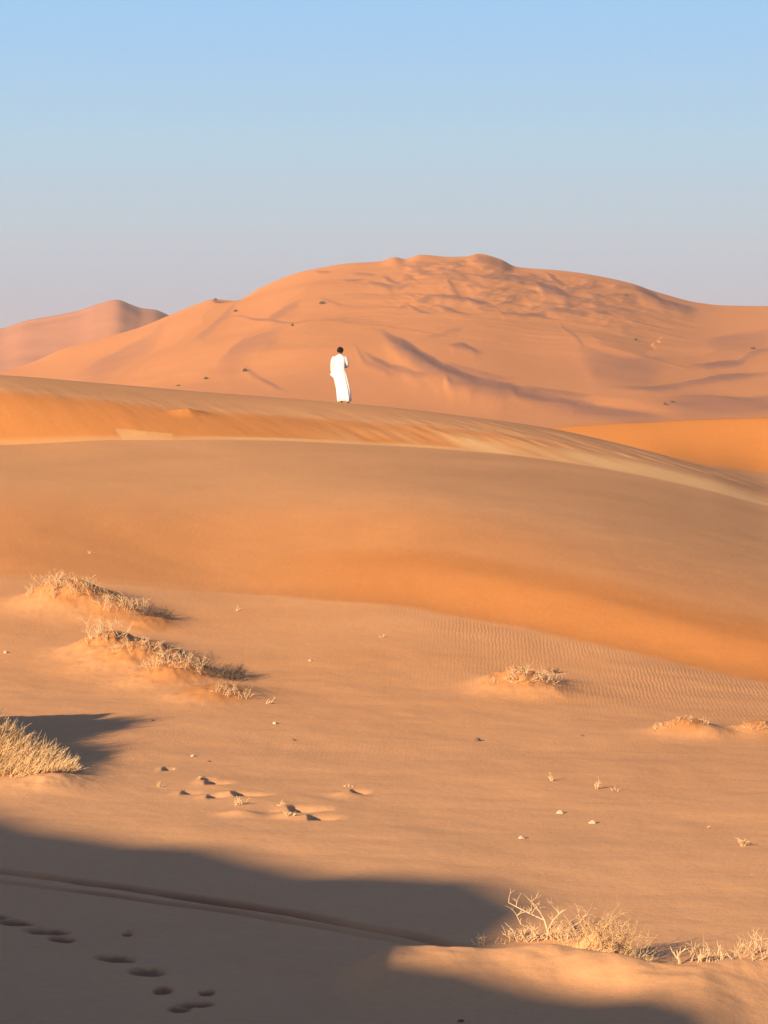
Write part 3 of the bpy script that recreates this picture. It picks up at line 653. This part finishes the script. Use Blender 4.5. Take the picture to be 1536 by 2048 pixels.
# far shrubs on the big dune
def far_shrub(px, py, wpx, hpx, label, seed):
    rnd = random.Random(seed)
    Y = np.linspace(YF0, YF1, 1200); X = (px-768)/F*Y; r = row_of(far_z(X.copy(), Y.copy()), Y); k = int(np.argmax(r <= py)); x, y = float(X[k]), float(Y[k])
    z = float(far_z(np.array([x]), np.array([y]))[0]); m = y/F; Wd, Hh = wpx*m/2*0.85, hpx*m*0.85; T = Tube()
    root = bpy.data.objects.new('desert_bush', None); C.objects.link(root); root.location = (x, y, z); tag(root, label, 'bush', 'bushes on the far dune')
    for i in range(7):
        a = rnd.uniform(0, 6.28); T.tube([Vector((0, 0, -.2)), Vector((math.cos(a)*Wd*.4, math.sin(a)*Wd*.4, Hh*.4)), Vector((math.cos(a)*Wd*.7, math.sin(a)*Wd*.7, Hh*.8))], .05, .02)
    T.build('stems', DARKTWIG, root)
    v = []; f = []
    for i in range(420):
        a = rnd.uniform(0, 6.28); q = rnd.random()**.5; hz = rnd.random()
        p = Vector((math.cos(a)*Wd*q*(1-.4*hz), math.sin(a)*Wd*q, Hh*hz*(1-.4*q))); s = rnd.uniform(.06, .14)
        d1 = Vector((rnd.gauss(0, 1), rnd.gauss(0, 1), rnd.gauss(0, 1))).normalized()*s; d2 = Vector((rnd.gauss(0, 1), rnd.gauss(0, 1), rnd.gauss(0, 1))).normalized()*s
        b = len(v); v += [p, p+d1, p+d1+d2, p+d2]; f.append((b, b+1, b+2, b+3))
    me = bpy.data.meshes.new('foliage'); me.from_pydata([tuple(q) for q in v], [], f); me.materials.append(OLIVE)
    o = bpy.data.objects.new('foliage', me); C.objects.link(o); o.parent = root
for i, (px, py, a, b, lb) in enumerate([
    (645,608,18,8,'olive bush high on the left shoulder of the big far dune'),
    (490,743,12,8,'dark olive bush low on the big dune, left of the person'),
    (412,758,9,6,'small brown bush left of the dark olive bush, low on the big dune'),
    (472,623,11,5,'thin bush near the left skyline of the big dune'),
    (585,652,5,6,'tiny bush halfway up the big dune, above left of the person'),
    (432,600,7,4,'tiny bush on the small left peak of the big dune'),
    (1270,681,10,7,'lone brown bush in the broad hollow on the right of the big dune'),
    (1250,592,8,5,'olive bush below the right skyline of the big dune'),
    (1330,810,8,6,'low bush above the orange dune, left of its neighbour'),
    (1345,805,9,5,'low bush above the orange dune, right of its neighbour'),
    (1505,698,12,5,'small bush on the hollow slope near the right edge'),
    (357,772,10,3,'flat brown bush just above the near ridge at left')]):
    far_shrub(px, py, a, b, lb, 400+i)

# ------------------------------------------------------------------ person on the ridge
def person():
    px, py = 690, 806.5
    Y = 94.6; X = (px-768)/F*Y
    Yr = np.linspace(92, 97, 500); rr = row_of(near_z((px-768)/F*Yr, Yr), Yr); k = int(np.argmin(rr)); Y = float(Yr[k]); X = (px-768)/F*Y
    Z = gz(X, Y)
    root = bpy.data.objects.new('person', None); C.objects.link(root); root.location = (X, Y, Z)
    tag(root, 'person in a long white robe standing on the near dune ridge, seen from behind', 'person')
    SKIN = simple('brown_skin', (0.13, 0.06, 0.04, 1), (0.16, 0.075, 0.05, 1), 10, 0.6)
    HAIR = simple('black_hair', (0.010, 0.004, 0.003, 1), (0.016, 0.006, 0.005, 1), 60, 0.95)
    kk = N('white_cotton'); tc = kk.n('ShaderNodeTexCoord').outputs['Object']; nn = kk.noise(tc, 9, 4)
    kk.b.inputs['Base Color'].default_value = (0.56, 0.56, 0.60, 1); kk.b.inputs['Roughness'].default_value = 0.9
    bp = kk.n('ShaderNodeBump'); bp.inputs['Distance'].default_value = 0.02; bp.inputs['Strength'].default_value = 0.5; kk.l(nn, bp.inputs['Height']); kk.l(bp.outputs[0], kk.b.inputs['Normal']); CLOTH = kk.m
    gl = near_z(np.array([X-.12, X+.08]), np.array([Y, Y])) - Z
    # skeleton: (point, radius)
    V = []; E = []; RA = []
    def add(p, r, par=None):
        V.append(p); RA.append(r)
        if par is not None: E.append((par, len(V)-1))
        return len(V)-1
    pel = add((-.17, 0, .93), .13)
    sp1 = add((-.18, 0, 1.12), .12, pel); sp2 = add((-.175, 0, 1.30), .135, sp1); sp3 = add((-.165, 0, 1.44), .10, sp2)
    nk = add((-.155, .01, 1.53), .052, sp3); nk2 = add((-.15, .02, 1.58), .052, nk)
    hd = add((-.148, .03, 1.62), .088, nk2); hd2 = add((-.15, .025, 1.69), .09, hd); hd3 = add((-.15, .025, 1.73), .06, hd2)
    # face features towards the right and away: nose, chin, ears
    add((-.085, .105, 1.655), .014, hd); add((-.10, .095, 1.59), .022, hd)
    for s, pt in ((1, (-.075, -.025, 1.65)), (-1, (-.215, .075, 1.65))): add(pt, .016, hd)
    def limb(pts, par):
        for p, r in pts: par = add(p, r, par)
        return par
    for sx, gx, hip in ((-.12, -.12, -.24), (.09, .09, -.12)):
        g = float(gl[0] if sx < 0 else gl[1])
        an = limb([((hip, 0, .86), .085), ((sx*.6-.06, .01, .50), .058), ((sx*.8-.03, 0, .30), .05), ((sx, -.01, g+.10), .036), ((sx, -.03, g+.045), .036)], pel)
        b = add((sx+.02, .08, g+.035), .032, an); 
        for j in range(5): add((sx-.02+.018*j, .16-.012*abs(j-1), g+.018), .010, b) if False else None
        add((sx+.03, .16, g+.022), .024, b)
    def hand(par, w, d, side, curl):
        d = Vector(d).normalized(); s = Vector(side).normalized(); c = Vector(curl).normalized(); w = Vector(w)
        palm = add(tuple(w + d*.05), .026, par)
        for j, (off, L) in enumerate(((-.030, .070), (-.010, .080), (.010, .075), (.029, .060))):
            b = w + d*.085 + s*off; k1 = add(tuple(b), .011, palm); k2 = add(tuple(b + d*L*.5 + c*.008), .009, k1); add(tuple(b + d*L*.8 + c*(.018+.01*j)), .008, k2)
        t = add(tuple(w + d*.035 - s*.042 + c*.01), .012, palm); add(tuple(w + d*.075 - s*.055 + c*.022), .010, t)
    # left arm hangs with the hand near the front, right arm bent across the body
    la = limb([((-.33, 0, 1.42), .06), ((-.40, -.02, 1.17), .045), ((-.39, .10, .97), .03)], sp3); hand(la, (-.39, .10, .97), (.35, .6, -.5), (.8, -.3, .2), (.5, .4, .1))
    ra = limb([((.0, 0, 1.42), .06), ((.065, .0, 1.22), .045), ((.04, .13, 1.16), .03)], sp3); hand(ra, (.03, .12, 1.155), (-.35, .6, -.35), (.5, .2, .7), (-.6, .1, -.2))
    me = bpy.data.meshes.new('body'); me.from_pydata(V, E, []); o = bpy.data.objects.new('body', me); C.objects.link(o)
    md = o.modifiers.new('skin', 'SKIN'); md.branch_smoothing = 0.4
    for i, sv in enumerate(me.skin_vertices[0].data): sv.radius = (RA[i], RA[i]); sv.use_root = (i == 0)
    o.modifiers.new('sub', 'SUBSURF').levels = 2; o.modifiers['sub'].render_levels = 2
    bpy.context.view_layer.update(); dg = bpy.context.evaluated_depsgraph_get(); me2 = bpy.data.meshes.new_from_object(o.evaluated_get(dg)); me2.name = 'body'
    bpy.data.objects.remove(o); 
    for p in me2.polygons: p.use_smooth = True
    me2.materials.clear(); me2.materials.append(SKIN); b = bpy.data.objects.new('body', me2); C.objects.link(b); b.parent = root
    # hair
    bm = bmesh.new(); bmesh.ops.create_uvsphere(bm, u_segments=32, v_segments=24, radius=1)
    rnd = random.Random(3)
    for v in bm.verts: v.co *= 1 + rnd.uniform(-.012, .02)
    dl = [v for v in bm.verts if v.co.z < -0.55 + 0.55*max(0, (v.co.y*0.8 + v.co.x*0.6))]
    bmesh.ops.delete(bm, geom=dl, context='VERTS')
    for v in bm.verts: v.co = Vector((-.150 + v.co.x*.104, .015 + v.co.y*.110, 1.668 + v.co.z*.112))
    hm = bpy.data.meshes.new('hair'); bm.to_mesh(hm); bm.free(); hm.materials.append(HAIR)
    for p in hm.polygons: p.use_smooth = True
    h = bpy.data.objects.new('hair', hm); C.objects.link(h); h.parent = root; sm = h.modifiers.new('thick', 'SOLIDIFY'); sm.thickness = .008
    # robe
    rings = [(.045,-.02,.235,.17),(.165,-.03,.238,.17),(.30,-.042,.238,.168),(.43,-.06,.236,.165),(.57,-.09,.232,.16),(.70,-.12,.228,.158),(.80,-.145,.232,.16),(.90,-.17,.232,.16),(.98,-.185,.220,.155),
             (1.07,-.195,.202,.148),(1.18,-.19,.198,.142),(1.28,-.18,.202,.14),(1.37,-.17,.205,.132),(1.43,-.165,.195,.118),(1.475,-.163,.165,.098),(1.505,-.16,.115,.08),(1.53,-.157,.07,.068),(1.552,-.155,.058,.06)]
    bm = bmesh.new(); NS = 72; prev = None
    for (z, cx, hx, hy) in rings:
        fold = 0.085*max(0, 1 - z/1.1)**0.8 + 0.025*(z < 1.4)
        ring = []
        for k in range(NS):
            t = 2*math.pi*k/NS
            f = 1 + fold*(0.5*math.sin(7*t + 1.2 + 2.0*z) + 0.35*math.sin(11*t + .5 - 3*z) + 0.3*math.sin(4*t + 2.5*z)) - fold*0.3
            if 0.8 < z < 1.02: f += 0.42*math.exp(-((t-math.pi*1.02)/.22)**2)*math.exp(-((z-.915)/.055)**2)
            ct, st_ = math.cos(t), math.sin(t); pw = 0.5 if z < 1.25 else 0.8
            x = cx + 0.95*hx*f*math.copysign(abs(ct)**0.9, ct); y = hy*f*math.copysign(abs(st_)**pw, st_) - (0.28 if z < 1.2 else 0.28*max(0, (1.5-z)/0.3))*(x - cx)
            zz = z + (0.012*math.sin(3*t + 1) if z < .1 else 0)
            if z < .1: zz += float(gl[0])*0.5
            ring.append(bm.verts.new((x, y, zz)))
        if prev:
            for k in range(NS): bm.faces.new((prev[k], prev[(k+1) % NS], ring[(k+1) % NS], ring[k]))
        prev = ring
    def sleeve(pts):
        pr = None; n = 20
        for i, (p, r) in enumerate(pts):
            p = Vector(p); a = Vector(pts[max(i-1, 0)][0]); c = Vector(pts[min(i+1, len(pts)-1)][0]); d = (c-a).normalized()
            u = d.cross(Vector((0, 1, 0.2))).normalized(); v_ = d.cross(u)
            rg = [bm.verts.new(p + (u*math.cos(2*math.pi*k/n) + v_*math.sin(2*math.pi*k/n))*r*(1 + .07*math.sin(5*k + i*1.3))) for k in range(n)]
            if pr:
                for k in range(n): bm.faces.new((pr[k], pr[(k+1) % n], rg[(k+1) % n], rg[k]))
            pr = rg
    sleeve([((-.27,0,1.44),.06),((-.325,0,1.41),.085),((-.355,-.01,1.34),.088),((-.375,-.015,1.25),.082),((-.385,-.01,1.17),.078),((-.385,.03,1.09),.072),((-.38,.07,1.02),.068),((-.38,.10,.965),.066)])
    sleeve([((-.06,0,1.44),.06),((-.005,0,1.41),.08),((.022,0,1.35),.082),((.045,0,1.28),.078),((.056,.01,1.225),.074),((.05,.05,1.19),.068),((.045,.09,1.172),.062),((.04,.115,1.165),.058)])
    rm = bpy.data.meshes.new('robe'); bmesh.ops.recalc_face_normals(bm, faces=bm.faces); bm.to_mesh(rm); bm.free(); rm.materials.append(CLOTH)
    for p in rm.polygons: p.use_smooth = True
    r = bpy.data.objects.new('robe', rm); C.objects.link(r); r.parent = root
    r.modifiers.new('thick', 'SOLIDIFY').thickness = .004
person()
for _px in (20, 400, 768, 1150, 1510):   # nothing of the near dune may stand between the camera and the plain
    _Y = np.linspace(1.5, 23, 60); _z = near_z((_px-768)/F*_Y, _Y.copy()); assert float(row_of(_z, _Y).min()) > 2050

# ------------------------------------------------------------------ haze
def haze():
    x0, x1, y0, y1, z0, z1 = -4500, 4500, -350, 4200, -9, 62
    me = bpy.data.meshes.new('haze'); v = [(x, y, z) for z in (z0, z1) for y in (y0, y1) for x in (x0, x1)]
    me.from_pydata(v, [], [(0,2,3,1),(4,5,7,6),(0,1,5,4),(2,6,7,3),(0,4,6,2),(1,3,7,5)])
    m = bpy.data.materials.new('desert_haze'); m.use_nodes = True; t = m.node_tree; t.nodes.clear()
    o_ = t.nodes.new('ShaderNodeOutputMaterial'); p = t.nodes.new('ShaderNodeVolumePrincipled'); p.inputs['Color'].default_value = (0.9, 0.85, 0.85, 1)
    p.inputs['Density'].default_value = HAZE; p.inputs['Anisotropy'].default_value = 0.0; t.links.new(p.outputs[0], o_.inputs['Volume'])
    me.materials.append(m); o = bpy.data.objects.new('haze', me); C.objects.link(o); tag(o, 'thin dusty haze over the desert', kind='stuff')
HAZE = 0.00016
if HAZE > 0: haze()
